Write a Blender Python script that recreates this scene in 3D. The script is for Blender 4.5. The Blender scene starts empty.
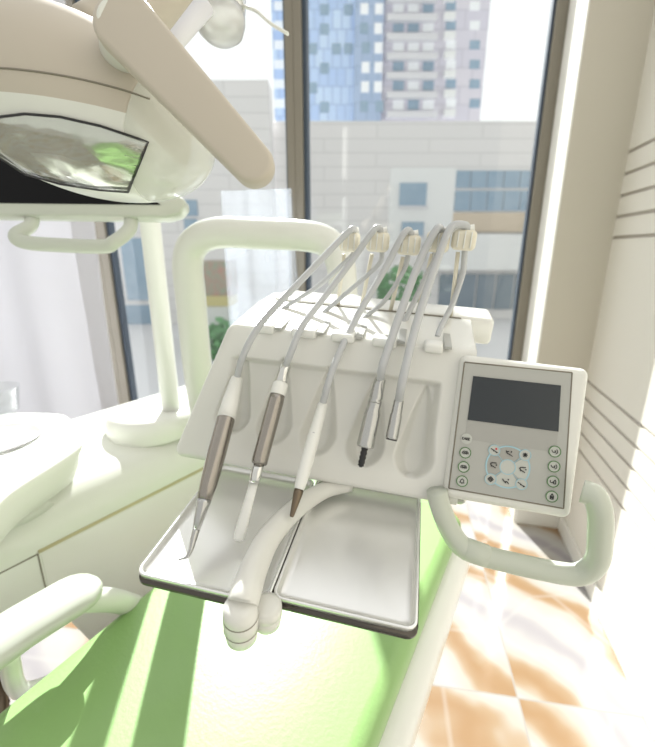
import bpy, bmesh, math, random
from math import sin, cos, pi, radians
from mathutils import Vector as Ve, Matrix
random.seed(4)
C = bpy.context.scene.collection
sc = bpy.context.scene

# ------------------------------------------------------------------ camera
FPX, CX, CY = 420.0, 327.5, 373.5
TH, YA = radians(16.4), radians(13.2)
CAM = Ve((0, 0, 1.4))
FW = Ve((-sin(YA)*cos(TH), cos(YA)*cos(TH), -sin(TH)))
RT = Ve((cos(YA), sin(YA), 0))
UPV = RT.cross(FW)
cd = bpy.data.cameras.new('camera')
cam = bpy.data.objects.new('camera', cd); C.objects.link(cam)
cam.matrix_world = Matrix.Translation(CAM) @ Matrix((RT, UPV, -FW)).transposed().to_4x4()
cd.sensor_fit = 'HORIZONTAL'; cd.sensor_width = 36; cd.lens = FPX/655*36
cd.clip_start = 0.02; cd.clip_end = 600
cd.dof.use_dof = True; cd.dof.focus_distance = 0.52; cd.dof.aperture_fstop = 4.8
sc.camera = cam

# ------------------------------------------------------------------ light
w = bpy.data.worlds.new('sky'); sc.world = w; w.use_nodes = True
nt = w.node_tree; bg = nt.nodes['Background']
tc = nt.nodes.new('ShaderNodeTexCoord'); sp = nt.nodes.new('ShaderNodeSeparateXYZ')
cr = nt.nodes.new('ShaderNodeValToRGB')
nt.links.new(tc.outputs['Generated'], sp.inputs[0]); nt.links.new(sp.outputs['Y'], cr.inputs[0])
mr = nt.nodes.new('ShaderNodeMapRange'); mr.inputs['From Min'].default_value = -1
nt.links.new(sp.outputs['Y'], mr.inputs['Value']); nt.links.new(mr.outputs[0], cr.inputs[0])
cr.color_ramp.elements[0].position = 0.3; cr.color_ramp.elements[0].color = (0.64, 0.635, 0.60, 1)
cr.color_ramp.elements[1].position = 0.62; cr.color_ramp.elements[1].color = (1.0, 1.0, 0.99, 1)
nt.links.new(cr.outputs[0], bg.inputs['Color'])
bg.inputs['Strength'].default_value = 0.95
sd = bpy.data.lights.new('sun', 'SUN'); sd.energy = 9.0; sd.angle = radians(0.6); sd.color = (1.0, 0.98, 0.95)
sun = bpy.data.objects.new('sun', sd); C.objects.link(sun)
SA, SE = radians(-22.5), radians(38)
sun.rotation_euler = Ve((sin(SA)*cos(SE), cos(SA)*cos(SE), sin(SE))).to_track_quat('Z', 'Y').to_euler()
sun.location = (-3, 6, 5)
sc.view_settings.view_transform = 'Standard'; sc.view_settings.look = 'None'
sc.view_settings.gamma = 1; sc.view_settings.use_curve_mapping = False
sc.view_settings.exposure = 0.36

# ------------------------------------------------------------------ measuring
def ray(px, py): return RT*((px-CX)/FPX) - UPV*((py-CY)/FPX) + FW
def hit(px, py, P, N):
    r = ray(px, py); return CAM + r*((Ve(P)-CAM).dot(Ve(N))/r.dot(Ve(N)))
def cp(px, py, d): return CAM + ray(px, py)*d
def cdir(x, y, z): return RT*x + UPV*y + FW*z
def atz(px, py, z): return hit(px, py, (0, 0, z), (0, 0, 1))
def aty(px, py, y): return hit(px, py, (0, y, 0), (0, 1, 0))
# frame of the hanging instrument unit (hangs a few degrees off level)
U = cdir(2281.5, -298.5, -420).normalized(); V = cdir(105.5, 180.5, 420)
V = (V - U*U.dot(V)).normalized(); W = U.cross(V)
O = hit(415.7, 636, CAM-W*.42, W)
def L(u, v, w): return O + U*u + V*v + W*w
S = (V*.41 + W*.912).normalized(); NF = -(U.cross(S)).normalized()
if NF.dot(FW) > 0: NF = -NF            # towards the viewer's side of the face
P0 = L(0, .172, .05)
def Fc(u, s, off=0): return P0 + U*u + S*s + NF*off
def onf(px, py, off=0): return hit(px, py, P0+NF*off, NF)
def onv(px, py, v): return hit(px, py, L(0, v, 0), V)
def onw(px, py, w): return hit(px, py, L(0, 0, w), W)
RU = Matrix((U, V, W)).transposed()

# ------------------------------------------------------------------ materials
def mat(name, col, rough=.4, metal=0, **k):
    m = bpy.data.materials.new(name); m.use_nodes = True
    b = m.node_tree.nodes['Principled BSDF']
    b.inputs['Base Color'].default_value = (*col, 1); b.inputs['Roughness'].default_value = rough
    b.inputs['Metallic'].default_value = metal
    for a, v in k.items():
        b.inputs[a.replace('_', ' ')].default_value = v
    return m
def noisy(m, scale, amt, col2=None, bump=0, detail=3, stretch=(1, 1, 1)):
    t = m.node_tree; b = t.nodes['Principled BSDF']
    c = t.nodes.new('ShaderNodeTexCoord'); mp = t.nodes.new('ShaderNodeMapping'); n = t.nodes.new('ShaderNodeTexNoise')
    mp.inputs['Scale'].default_value = stretch
    n.inputs['Scale'].default_value = scale; n.inputs['Detail'].default_value = detail
    t.links.new(c.outputs['Object'], mp.inputs[0]); t.links.new(mp.outputs[0], n.inputs['Vector'])
    if col2:
        r = t.nodes.new('ShaderNodeMix'); r.data_type = 'RGBA'
        r.inputs[6].default_value = b.inputs['Base Color'].default_value; r.inputs[7].default_value = (*col2, 1)
        q = t.nodes.new('ShaderNodeMath'); q.operation = 'MULTIPLY'; q.inputs[1].default_value = amt
        t.links.new(n.outputs['Fac'], q.inputs[0]); t.links.new(q.outputs[0], r.inputs[0])
        t.links.new(r.outputs[2], b.inputs['Base Color'])
    if bump:
        bp = t.nodes.new('ShaderNodeBump'); bp.inputs['Strength'].default_value = bump
        bp.inputs['Distance'].default_value = .01
        t.links.new(n.outputs['Fac'], bp.inputs['Height']); t.links.new(bp.outputs[0], b.inputs['Normal'])
    return m
M = {}
M['shell'] = noisy(mat('cream_shell', (.73, .725, .68), .28, Coat_Weight=.3), 3, .15, (.71, .705, .665))
M['pale'] = noisy(mat('pale_green_cream_shell', (.715, .725, .665), .3, Coat_Weight=.3), 2, .2, (.72, .73, .68))
M['handle'] = noisy(mat('pale_sage_plastic', (.54, .57, .49), .3, Coat_Weight=.4), 3, .1, (.52, .55, .47))
M['white'] = noisy(mat('white_plastic', (.80, .80, .76), .3, Coat_Weight=.2), 4, .2, (.76, .76, .73))
M['beige'] = noisy(mat('beige_plastic', (.52, .47, .39), .5), 2, .2, (.50, .45, .38))
M['seam'] = mat('seam_line', (.22, .2, .16), .7)
M['brass'] = mat('gold_seam', (.50, .44, .27), .4, .3)
M['green'] = noisy(mat('green_vinyl', (.275, .46, .165), .40, Coat_Weight=.2), 160, .2, (.26, .445, .155), bump=.05)
M['steel'] = noisy(mat('stainless_steel', (.90, .90, .885), .26, .72), 30, .2, (.86, .86, .85))
M['chrome'] = mat('chrome', (.72, .72, .70), .13, 1)
M['satin'] = noisy(mat('satin_metal', (.52, .52, .51), .26, 1), 60, .3, (.48, .48, .47), stretch=(1, 1, .1))
M['darkmetal'] = noisy(mat('warm_grey_metal', (.36, .335, .305), .27, 1), 60, .3, (.32, .28, .24))
M['bronze'] = mat('dark_bronze', (.19, .15, .11), .32, 1)
M['rim'] = mat('dark_polished_steel', (.10, .09, .08), .2, .8)
M['black'] = mat('black_rubber', (.015, .015, .016), .4)
M['hose'] = noisy(mat('grey_hose', (.50, .51, .52), .22), 20, .3, (.46, .47, .48))
M['rod'] = mat('ivory_plastic', (.74, .70, .58), .35)
M['plate'] = noisy(mat('grey_foil', (.44, .44, .41), .33), 8, .2, (.42, .42, .39))
M['plate_refl'] = mat('foil_reflection_tone', (.385, .38, .355), .3)
M['screen'] = mat('display_glass', (.028, .034, .040), .25)
M['monitor'] = mat('monitor_glass', (.004, .004, .005), .3, Specular_IOR_Level=.15)
M['gring'] = mat('green_ring', (.08, .20, .06), .4)
M['bring'] = mat('blue_ring', (.36, .55, .62), .4)
M['btn'] = mat('button_foil', (.52, .53, .49), .35)
M['btnd'] = mat('button_foil_dark', (.38, .37, .34), .35)
M['ink'] = mat('ink', (.03, .03, .03), .5)
M['red'] = mat('red_ink', (.7, .03, .04), .5)
M['wall'] = noisy(mat('white_wall_panel', (.78, .75, .68), .45), 2, .1, (.76, .73, .66))
M['pier'] = noisy(mat('beige_plaster', (.60, .56, .48), .7), 5, .2, (.58, .54, .46), bump=.03)
M['wgroove'] = mat('aluminium_groove', (.50, .46, .42), .4, .5)
M['frame'] = noisy(mat('bronze_window_frame', (.26, .235, .19), .45, .3), 6, .2, (.24, .215, .175))
M['gasket'] = mat('window_gasket', (.05, .07, .10), .5)
M['base'] = mat('white_skirting', (.8, .78, .72), .4)
# chair foam, curtain, glass
def glass(name, col, mixf, rough=.02):
    m = bpy.data.materials.new(name); m.use_nodes = True; t = m.node_tree
    t.nodes.remove(t.nodes['Principled BSDF']); out = t.nodes['Material Output']
    a = t.nodes.new('ShaderNodeBsdfTransparent'); a.inputs[0].default_value = (*col, 1)
    g = t.nodes.new('ShaderNodeBsdfGlossy'); g.inputs['Roughness'].default_value = rough
    x = t.nodes.new('ShaderNodeMixShader'); x.inputs[0].default_value = mixf
    t.links.new(a.outputs[0], x.inputs[1]); t.links.new(g.outputs[0], x.inputs[2]); t.links.new(x.outputs[0], out.inputs[0])
    return m
M['pane'] = glass('window_glass', (.96, .98, .98), .05)
M['clear'] = glass('clear_plastic', (.86, .87, .82), .14, .05)
M['shield'] = None
M['cup'] = glass('cup_glass', (.95, .96, .96), .07)
def sheer(name, col, transp, transl):
    m = bpy.data.materials.new(name); m.use_nodes = True; t = m.node_tree
    t.nodes.remove(t.nodes['Principled BSDF']); out = t.nodes['Material Output']
    d = t.nodes.new('ShaderNodeBsdfDiffuse'); d.inputs[0].default_value = (*col, 1)
    l = t.nodes.new('ShaderNodeBsdfTranslucent'); l.inputs[0].default_value = (*col, 1)
    x = t.nodes.new('ShaderNodeMixShader'); x.inputs[0].default_value = transl
    a = t.nodes.new('ShaderNodeBsdfTransparent'); y = t.nodes.new('ShaderNodeMixShader')
    t.links.new(d.outputs[0], x.inputs[1]); t.links.new(l.outputs[0], x.inputs[2])
    c = t.nodes.new('ShaderNodeTexCoord'); n = t.nodes.new('ShaderNodeTexNoise'); n.inputs['Scale'].default_value = 3
    r = t.nodes.new('ShaderNodeMapRange'); r.inputs['To Min'].default_value = transp*.6; r.inputs['To Max'].default_value = transp*1.4
    t.links.new(c.outputs['Object'], n.inputs['Vector']); t.links.new(n.outputs['Fac'], r.inputs['Value'])
    t.links.new(r.outputs[0], y.inputs[0])
    t.links.new(x.outputs[0], y.inputs[1]); t.links.new(a.outputs[0], y.inputs[2]); t.links.new(y.outputs[0], out.inputs[0])
    return m
M['curtain'] = sheer('white_sheer_fabric', (.84, .84, .88), .06, .28)
M['sheer'] = sheer('window_reflection_sheet', (.74, .79, .88), .74, .35)
M['milky'] = mat('milky_plastic', (.80, .80, .80), .2, Transmission_Weight=.5)
def shieldm():
    m = mat('pale_clear_plastic', (.78, .80, .72), .15, Coat_Weight=.5); t = m.node_tree; out = t.nodes['Material Output']; b = t.nodes['Principled BSDF']
    a = t.nodes.new('ShaderNodeBsdfTransparent'); x = t.nodes.new('ShaderNodeMixShader'); x.inputs[0].default_value = .55
    t.links.new(a.outputs[0], x.inputs[1]); t.links.new(b.outputs[0], x.inputs[2]); t.links.new(x.outputs[0], out.inputs[0]); return m
M['shield'] = shieldm()
# onyx floor
m = mat('onyx_floor', (.8, .75, .68), .12); M['floor'] = m
t = m.node_tree; b = t.nodes['Principled BSDF']
def nd(k): return t.nodes.new(k)
tcn = nd('ShaderNodeTexCoord'); br = nd('ShaderNodeTexBrick'); br.offset = 0; br.squash = 1
br.inputs['Scale'].default_value = 1; br.inputs['Brick Width'].default_value = .6; br.inputs['Row Height'].default_value = .6
br.inputs['Mortar Size'].default_value = .003; br.inputs['Color1'].default_value = (0, 0, 0, 1); br.inputs['Color2'].default_value = (1, 1, 1, 1)
mpn = nd('ShaderNodeMapping'); mpn.inputs['Rotation'].default_value = (0, 0, radians(-4)); mpn.inputs['Location'].default_value = (.15, .1, 0)
t.links.new(tcn.outputs['Object'], mpn.inputs[0]); t.links.new(mpn.outputs[0], br.inputs['Vector'])
mul = nd('ShaderNodeVectorMath'); mul.operation = 'MULTIPLY_ADD'; mul.inputs[1].default_value = (7, 7, 7)
t.links.new(br.outputs['Color'], mul.inputs[0]); t.links.new(mpn.outputs[0], mul.inputs[2])
wv = nd('ShaderNodeTexWave'); wv.bands_direction = 'DIAGONAL'; wv.inputs['Scale'].default_value = 1.1; wv.inputs['Distortion'].default_value = 6.5
wv.inputs['Detail'].default_value = 4; wv.inputs['Detail Scale'].default_value = 1.1
t.links.new(mul.outputs[0], wv.inputs['Vector'])
rp = nd('ShaderNodeValToRGB'); e = rp.color_ramp.elements
e[0].position = 0; e[0].color = (.30, .19, .105, 1); e[1].position = 1; e[1].color = (.32, .30, .31, 1)
for p, c in ((.07, (.33, .235, .15)), (.2, (.40, .36, .31)), (.55, (.42, .40, .38)), (.85, (.40, .38, .37))):
    q = e.new(p); q.color = (*c, 1)
t.links.new(wv.outputs['Fac'], rp.inputs[0])
vo = nd('ShaderNodeTexVoronoi'); vo.feature = 'DISTANCE_TO_EDGE'; vo.inputs['Scale'].default_value = 2.6
t.links.new(mul.outputs[0], vo.inputs['Vector'])
vr = nd('ShaderNodeMapRange'); vr.inputs['From Max'].default_value = .03; vr.inputs['To Min'].default_value = .3; vr.inputs['To Max'].default_value = 0
t.links.new(vo.outputs['Distance'], vr.inputs['Value'])
mx = nd('ShaderNodeMix'); mx.data_type = 'RGBA'; mx.inputs[7].default_value = (.46, .44, .42, 1)
t.links.new(vr.outputs[0], mx.inputs[0]); t.links.new(rp.outputs[0], mx.inputs[6])
mg = nd('ShaderNodeMix'); mg.data_type = 'RGBA'; mg.inputs[7].default_value = (.33, .31, .29, 1)
t.links.new(br.outputs['Fac'], mg.inputs[0]); t.links.new(mx.outputs[2], mg.inputs[6]); t.links.new(mg.outputs[2], b.inputs['Base Color'])
# exterior cladding
def cladding(name, c1, c2, bw, rh, mort=.03):
    m = mat(name, c1, .7); t = m.node_tree
    c = t.nodes.new('ShaderNodeTexCoord'); br = t.nodes.new('ShaderNodeTexBrick')
    s = t.nodes.new('ShaderNodeSeparateXYZ'); q = t.nodes.new('ShaderNodeCombineXYZ')
    t.links.new(c.outputs['Object'], s.inputs[0]); t.links.new(s.outputs['X'], q.inputs[0]); t.links.new(s.outputs['Z'], q.inputs[1])
    t.links.new(q.outputs[0], br.inputs['Vector'])
    br.inputs['Scale'].default_value = 1; br.inputs['Brick Width'].default_value = bw; br.inputs['Row Height'].default_value = rh
    br.inputs['Mortar Size'].default_value = mort; br.inputs['Color1'].default_value = (*c1, 1); br.inputs['Color2'].default_value = (*c2, 1)
    br.inputs['Mortar'].default_value = (c1[0]*.85, c1[1]*.85, c1[2]*.85, 1)
    t.links.new(br.outputs['Color'], t.nodes['Principled BSDF'].inputs['Base Color']); return m
M['stone'] = cladding('grey_stone_cladding', (.80, .785, .785), (.82, .80, .80), 9.0, 1.1, .05)
M['towerblue'] = cladding('blue_tower_glazing', (.45, .60, .88), (.62, .76, .95), 1.6, 2.9, .12)
M['towergrey'] = cladding('grey_violet_tower_cladding', (.68, .66, .76), (.74, .71, .78), 4, 2.9, .1)
M['towernavy'] = cladding('navy_tower_cladding', (.36, .47, .66), (.42, .53, .72), 2, 2.9, .08)
M['extwhite'] = mat('white_render', (.85, .86, .86), .7)
M['extblue'] = noisy(mat('blue_window_glass', (.22, .34, .47), .15), 1, .6, (.5, .62, .72))
M['extdark'] = noisy(mat('dark_window_glass', (.14, .20, .26), .2), 1, .5, (.3, .36, .42))
M['extlite'] = mat('bright_window_blind', (.95, .97, 1.0), .5)
M['balc'] = mat('balcony_grey_panel', (.70, .70, .73), .7)
M['tan'] = mat('tan_brick_band', (.66, .56, .44), .8)
M['street'] = noisy(mat('pale_street_paving', (.72, .72, .74), .8), .3, .5, (.62, .62, .66))
M['carpaint'] = mat('dark_blue_car_paint', (.03, .045, .07), .2)
M['leaf'] = noisy(mat('leaf_green', (.10, .30, .12), .7), 3, .6, (.22, .42, .2))
M['kioskg'] = noisy(mat('green_red_mural', (.14, .42, .30), .6), 2.5, 1.0, (.62, .22, .2))
M['yellow'] = mat('dull_yellow_paint', (.62, .55, .25), .6)

# ------------------------------------------------------------------ object helpers
def tag(o, label=None, cat=None, group=None, kind=None):
    if label: o['label'] = label
    if cat: o['category'] = cat
    if group: o['group'] = group
    if kind: o['kind'] = kind
    return o
def thing(name, label, cat, loc, rot=None, group=None):
    o = bpy.data.objects.new(name, None); C.objects.link(o); o.empty_display_size = .02
    m = Matrix.Translation(Ve(loc))
    if rot is not None: m = m @ rot.to_4x4()
    o.matrix_world = m; o['_m'] = [x for r in m for x in r]
    return tag(o, label, cat, group)
def wm(o):
    if '_m' in o: v = list(o['_m']); return Matrix([v[i*4:i*4+4] for i in range(4)])
    return Matrix.Identity(4)
def build(name, vf, material, parent=None, smooth=True, bevel=0, seg=3, subsurf=0, base=None, rot=None, label=None, angle=40):
    """vf = (verts in world space, faces[, material index per face]); links ONE mesh object."""
    vs, fs = vf[0], vf[1]
    me = bpy.data.meshes.new(name)
    if parent is not None:
        mw = wm(parent)
    else:
        if base is None:
            n = len(vs); base = Ve((sum(v[0] for v in vs)/n, sum(v[1] for v in vs)/n, min(v[2] for v in vs)))
        mw = Matrix.Translation(Ve(base))
        if rot is not None: mw = mw @ rot.to_4x4()
    inv = mw.inverted()
    me.from_pydata([inv @ Ve(v) for v in vs], [], fs)
    mats = material if isinstance(material, (list, tuple)) else [material]
    for m_ in mats: me.materials.append(m_)
    if len(vf) > 2:
        for p, i in zip(me.polygons, vf[2]): p.material_index = i
    bm = bmesh.new(); bm.from_mesh(me); bmesh.ops.remove_doubles(bm, verts=bm.verts, dist=1e-6)
    bmesh.ops.recalc_face_normals(bm, faces=bm.faces); bm.to_mesh(me); bm.free()
    for p in me.polygons: p.use_smooth = smooth
    o = bpy.data.objects.new(name, me); C.objects.link(o)
    if parent is not None:
        o.parent = parent
        if '_m' in parent: pass
        o['_m'] = [x for r in mw for x in r]
        o.matrix_local = Matrix.Identity(4)
    else:
        o.matrix_world = mw; o['_m'] = [x for r in mw for x in r]
    if bevel:
        b = o.modifiers.new('bevel', 'BEVEL'); b.width = bevel; b.segments = seg; b.limit_method = 'ANGLE'; b.angle_limit = radians(angle)
    if subsurf:
        s_ = o.modifiers.new('sub', 'SUBSURF'); s_.levels = subsurf; s_.render_levels = subsurf
    if label: o['label'] = label
    return o
def merge(*parts):
    vs, fs, mi = [], [], []
    for p in parts:
        k = len(vs); vs += list(p[0]); fs += [tuple(i+k for i in f) for f in p[1]]
        mi += list(p[2]) if len(p) > 2 else [0]*len(p[1])
    return vs, fs, mi
def withmat(p, i): return p[0], p[1], [i]*len(p[1])
BF = [(0,3,2,1),(4,5,6,7),(0,1,5,4),(1,2,6,5),(2,3,7,6),(3,0,4,7)]
def box(x0, x1, y0, y1, z0, z1, fn=None):
    fn = fn or (lambda a, b, c: Ve((a, b, c)))
    return [fn(x0,y0,z0), fn(x1,y0,z0), fn(x1,y1,z0), fn(x0,y1,z0), fn(x0,y0,z1), fn(x1,y0,z1), fn(x1,y1,z1), fn(x0,y1,z1)], list(BF)
def spline(P, n=8):
    P = [Ve(p) for p in P]; out = []
    for i in range(len(P)-1):
        a = P[i-1] if i else P[0]*2-P[1]; b_, c = P[i], P[i+1]; d = P[i+2] if i+2 < len(P) else P[-1]*2-P[-2]
        for k in range(n):
            q = k/n
            out.append(.5*((2*b_)+(c-a)*q+(2*a-5*b_+4*c-d)*q*q+(3*b_-3*c+d-a)*q**3))
    out.append(P[-1]); return out
def tube(P, r, seg=16, flat=1.0, caps=True, flatdir=None):
    """swept tube; r is a number or one radius per point; flat squashes across flatdir."""
    P = [Ve(p) for p in P]; n = len(P); R_ = [r]*n if isinstance(r, (int, float)) else list(r)
    vs, fs = [], []; T = []
    for i in range(n):
        T.append((P[min(i+1, n-1)]-P[max(i-1, 0)]).normalized())
    ref = Ve(flatdir) if flatdir is not None else (Ve((0, 0, 1)) if abs(T[0].z) < .9 else Ve((1, 0, 0)))
    a = (ref - T[0]*ref.dot(T[0])).normalized()
    for i in range(n):
        if flatdir is not None: a = Ve(flatdir)
        a = (a - T[i]*a.dot(T[i])).normalized(); b_ = T[i].cross(a)
        for k in range(seg):
            q = 2*pi*k/seg; vs.append(P[i] + a*(cos(q)*R_[i]*flat) + b_*(sin(q)*R_[i]))
    for i in range(n-1):
        for k in range(seg):
            fs.append((i*seg+k, i*seg+(k+1) % seg, (i+1)*seg+(k+1) % seg, (i+1)*seg+k))
    if caps:
        fs.append(tuple(range(seg-1, -1, -1))); fs.append(tuple((n-1)*seg+k for k in range(seg)))
    return vs, fs
def rtube(P, r, seg=16, flat=1.0, flatdir=None):
    """tube with hemispherical ends"""
    P = [Ve(p) for p in P]; d0 = (P[0]-P[1]).normalized(); d1 = (P[-1]-P[-2]).normalized()
    a, ra, b_, rb = [], [], [], []
    for k in range(5):
        q = pi/2*k/5; a.append(P[0]+d0*r*cos(q)); ra.append(max(r*sin(q), r*.08)); b_.insert(0, P[-1]+d1*r*cos(q)); rb.insert(0, max(r*sin(q), r*.08))
    return tube(a+P+b_, ra+[r]*len(P)+rb, seg, flat, True, flatdir)
def lathe(A, B, prof, seg=24, caps=True):
    """revolve prof = [(t along A->B, radius in metres)]"""
    A, B = Ve(A), Ve(B); d = B-A
    P = [A+d*t for t, r in prof]; ax = d.normalized()
    a = ax.orthogonal().normalized(); b_ = ax.cross(a); vs, fs = [], []
    for (t, r), p in zip(prof, P):
        for k in range(seg):
            q = 2*pi*k/seg; vs.append(p + a*(cos(q)*r) + b_*(sin(q)*r))
    n = len(prof)
    for i in range(n-1):
        for k in range(seg): fs.append((i*seg+k, i*seg+(k+1) % seg, (i+1)*seg+(k+1) % seg, (i+1)*seg+k))
    if caps:
        fs.append(tuple(range(seg-1, -1, -1))); fs.append(tuple((n-1)*seg+k for k in range(seg)))
    return vs, fs
def rrect(x0, x1, y0, y1, r, n=6):
    out = []
    for cx_, cy_, a0 in ((x1-r, y1-r, 0), (x0+r, y1-r, 90), (x0+r, y0+r, 180), (x1-r, y0+r, 270)):
        for k in range(n+1):
            a = radians(a0+90*k/n); out.append((cx_+r*cos(a), cy_+r*sin(a)))
    return out
def prism(poly, fn, z0, z1):
    n = len(poly); vs = [fn(x, y, z0) for x, y in poly] + [fn(x, y, z1) for x, y in poly]
    return vs, [tuple(range(n-1, -1, -1)), tuple(range(n, 2*n))] + [(i, (i+1) % n, n+(i+1) % n, n+i) for i in range(n)]
def loft(rings, closed_ends=True):
    n = len(rings[0]); vs = [v for r in rings for v in r]; fs = []
    for i in range(len(rings)-1):
        for k in range(n): fs.append((i*n+k, i*n+(k+1) % n, (i+1)*n+(k+1) % n, (i+1)*n+k))
    if closed_ends: fs += [tuple(range(n-1, -1, -1)), tuple((len(rings)-1)*n+k for k in range(n))]
    return vs, fs

# ------------------------------------------------------------------ room
WX, PY, GY = .757, 2.12, 2.47
FZ = 0
o = build('floor', box(-4.2, WX, -1.2, GY+.1, -.12, 0), M['floor'], base=(0, 0, 0), smooth=False); tag(o, kind='structure')
# right wall with two sets of recessed grooves, built as stacked panels
zs1 = [1.45+.0825*i for i in range(5)]; zs2 = [.48+.0825*i for i in range(5)]
edges = []
z = 0
parts = []
for g in zs2+zs1:
    parts.append(box(WX, WX+.2, -1.2, GY+.1, z, g-.007)); z = g+.007
parts.append(box(WX, WX+.2, -1.2, GY+.1, z, 3.1))
parts.append(withmat(box(WX+.007, WX+.19, -1.2, GY+.1, .01, 3.05), 1))
o = build('wall_right', merge(*parts), [M['wall'], M['wgroove']], smooth=False, base=(WX, 0, 0)); tag(o, kind='structure')
# window wall: pier at the right
PX = aty(539, 354, PY).x
o = build('wall_back', box(PX, WX+.2, PY, GY+.25, 0, 3.1), M['pier'], smooth=False, bevel=.004); tag(o, kind='structure')
o = build('trim_1', merge(box(PX-.006, PX, PY+.004, GY+.1, 0, 3.1)), M['base'], smooth=False, label='white reveal lining'); tag(o, kind='structure')
o = build('baseboard_right', box(WX-.014, WX, -1.2, PY, 0, .085), M['base'], smooth=False, bevel=.003); tag(o, kind='structure')
o = build('baseboard_back', box(PX, WX-.014, PY-.014, PY, 0, .085), M['base'], smooth=False, bevel=.003); tag(o, kind='structure')
o = build('wall_left', box(-4.4, -4.2, -1.2, GY+.25, 0, 3.1), M['wall'], smooth=False); tag(o, kind='structure')

# window: frames
RF = aty(560, 0, GY).x; MU = aty(297, 100, GY).x; LFX = aty(111, 300, GY).x
def window(name, x0, x1, fw0, fw1, gasket=True):
    o = bpy.data.objects.new(name, None); C.objects.link(o); o.location = (x0, GY, 0)
    m = Matrix.Translation((x0, GY, 0)); o['_m'] = [x for r in m for x in r]; tag(o, kind='structure')
    build('window_frame', merge(box(x0, x0+fw0, GY-.04, GY+.05, 0, 3.1), box(x1-fw1, x1, GY-.04, GY+.05, 0, 3.1),
          box(x0+fw0, x1-fw1, GY-.04, GY+.05, 0, .07), box(x0+fw0, x1-fw1, GY-.04, GY+.05, 3.03, 3.1)), M['frame'], o, smooth=False, bevel=.004)
    if gasket:
        build('gasket', merge(box(x0+fw0, x0+fw0+.022, GY-.02, GY+.03, .07, 3.03), box(x1-fw1-.012, x1-fw1, GY-.02, GY+.03, .07, 3.03)), M['gasket'], o, smooth=False)
    build('window_pane', box(x0+fw0, x1-fw1, GY, GY+.006, .07, 3.03), M['pane'], o, smooth=False)
    return o
window('window_1', MU-.005, PX-.006, .045, .05)
window('window_2', LFX+.002, MU-.005, .06, .045)
window('window_3', -4.2, LFX+.002, .06, .07)

# ------------------------------------------------------------------ curtain, window reflection
def curtain(x0, x1, y, z0, z1, folds, amp, skew=0, nx=120, nz=40, seedv=0, thick=.002):
    rnd = random.Random(seedv); ph = [rnd.uniform(0, 6.3) for _ in range(4)]
    vs, fs = [], []
    for j in range(nz+1):
        q = j/nz
        for i in range(nx+1):
            s_ = i/nx; a = amp*(.4+.6*(1-q))
            yy = a*(sin(2*pi*folds*s_+ph[0]) + .5*sin(2*pi*folds*1.7*s_+ph[1]+q*2) + .35*sin(2*pi*2*s_+5*q+ph[2]))
            vs.append(Ve((x0+(x1-x0)*s_ + skew*(1-q)*s_ + .02*sin(5*q+ph[3])*s_, y+yy, z0+(z1-z0)*q)))
    n = len(vs); vs += [v+Ve((0, thick, 0)) for v in vs]; r = nx+1
    for j in range(nz):
        for i in range(nx):
            a = j*r+i; fs.append((a, a+1, a+r+1, a+r)); fs.append((n+a, n+a+r, n+a+r+1, n+a+1))
    for j in range(nz):
        fs.append((j*r, j*r+r, n+j*r+r, n+j*r)); fs.append((j*r+nx, n+j*r+nx, n+j*r+r+nx, j*r+r+nx))
    return vs, fs
tag(build('curtain', curtain(-4.0, aty(94, 230, 2.2).x, 2.2, .03, 2.95, 3.2, .022, 0, seedv=3), M['curtain']), 'white fabric curtain hanging over the left window behind the glass cup', 'curtain')
xa, xb = aty(228, 300, 2.22).x, aty(296, 250, 2.22).x
tag(build('curtain', curtain(xa, xb, 2.22, .03, aty(250, 190, 2.22).z, 3, .014, 0, 80, 40, 9), M['sheer']), 'see-through white sheet added to imitate a window reflection, behind the big tube arch, beside the mullion', 'curtain')  # white reflection in the window glass, built as an added hanging sheet

# ------------------------------------------------------------------ outside
Fh = Ve((-sin(YA), cos(YA), 0)); RE = Matrix((RT, Fh, Ve((0, 0, 1)))).transposed()
def E(a, d, z): return RT*a + Fh*d + Ve((0, 0, z))
def ex(px, py, d):
    p = hit(px, py, Fh*d, Fh); return p.dot(RT), p.z
def ebox(px0, py0, px1, py1, d, dep, extra=0):
    a0, z1 = ex(px0, py0, d); a1, _ = ex(px1, py0, d); _, z0 = ex((px0+px1)/2, py1, d)
    return box(min(a0, a1), max(a0, a1), d-extra, d+dep, z0, z1, E)
GZ = ex(300, 322, 38)[1]
o = build('ground_outside', box(-90, 90, 4, 180, GZ-.4, GZ, E), M['street'], smooth=False, base=(0, 20, GZ), rot=RE); tag(o, kind='structure')
D = 40
# office block
a0, zt = ex(262, 121, D); a1, _ = ex(600, 117, D)
ob = thing('office_building', 'low grey stone-clad office building across the street with a flat roof', 'building', E((a0+a1)/2, D, GZ), RE)
build('wall', box(a0, a1+25, D, D+14, GZ, zt, E), M['stone'], ob, smooth=False)
build('facade_panel', ebox(390, 168, 456, 243, D, .3, .25), M['extwhite'], ob, smooth=False, label='white panel around the small window')
for bxx in ((400, 183, 427, 206), (402, 222, 424, 236)):
    wf = build('window', ebox(*bxx, D-.3, .2, .1), M['extblue'], ob, smooth=False)
    build('window_sill', ebox(bxx[0]-1, bxx[3], bxx[2]+1, bxx[3]+2, D-.3, .2, .25), M['balc'], wf, smooth=False)
for k in range(5):
    build('window', ebox(455+k*16.5, 171, 470.5+k*16.5, 188, D, .3, .15), M['extblue'], ob, smooth=False)
    build('window', ebox(455+k*16.5, 191, 470.5+k*16.5, 211, D, .3, .15), M['extblue'], ob, smooth=False)
    build('window', ebox(440+k*19, 274, 457+k*19, 309, D, .3, .15), M['extdark'], ob, smooth=False)
build('brick_band', ebox(436, 213, 560, 232, D, .3, .2), M['tan'], ob, smooth=False)
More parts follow.
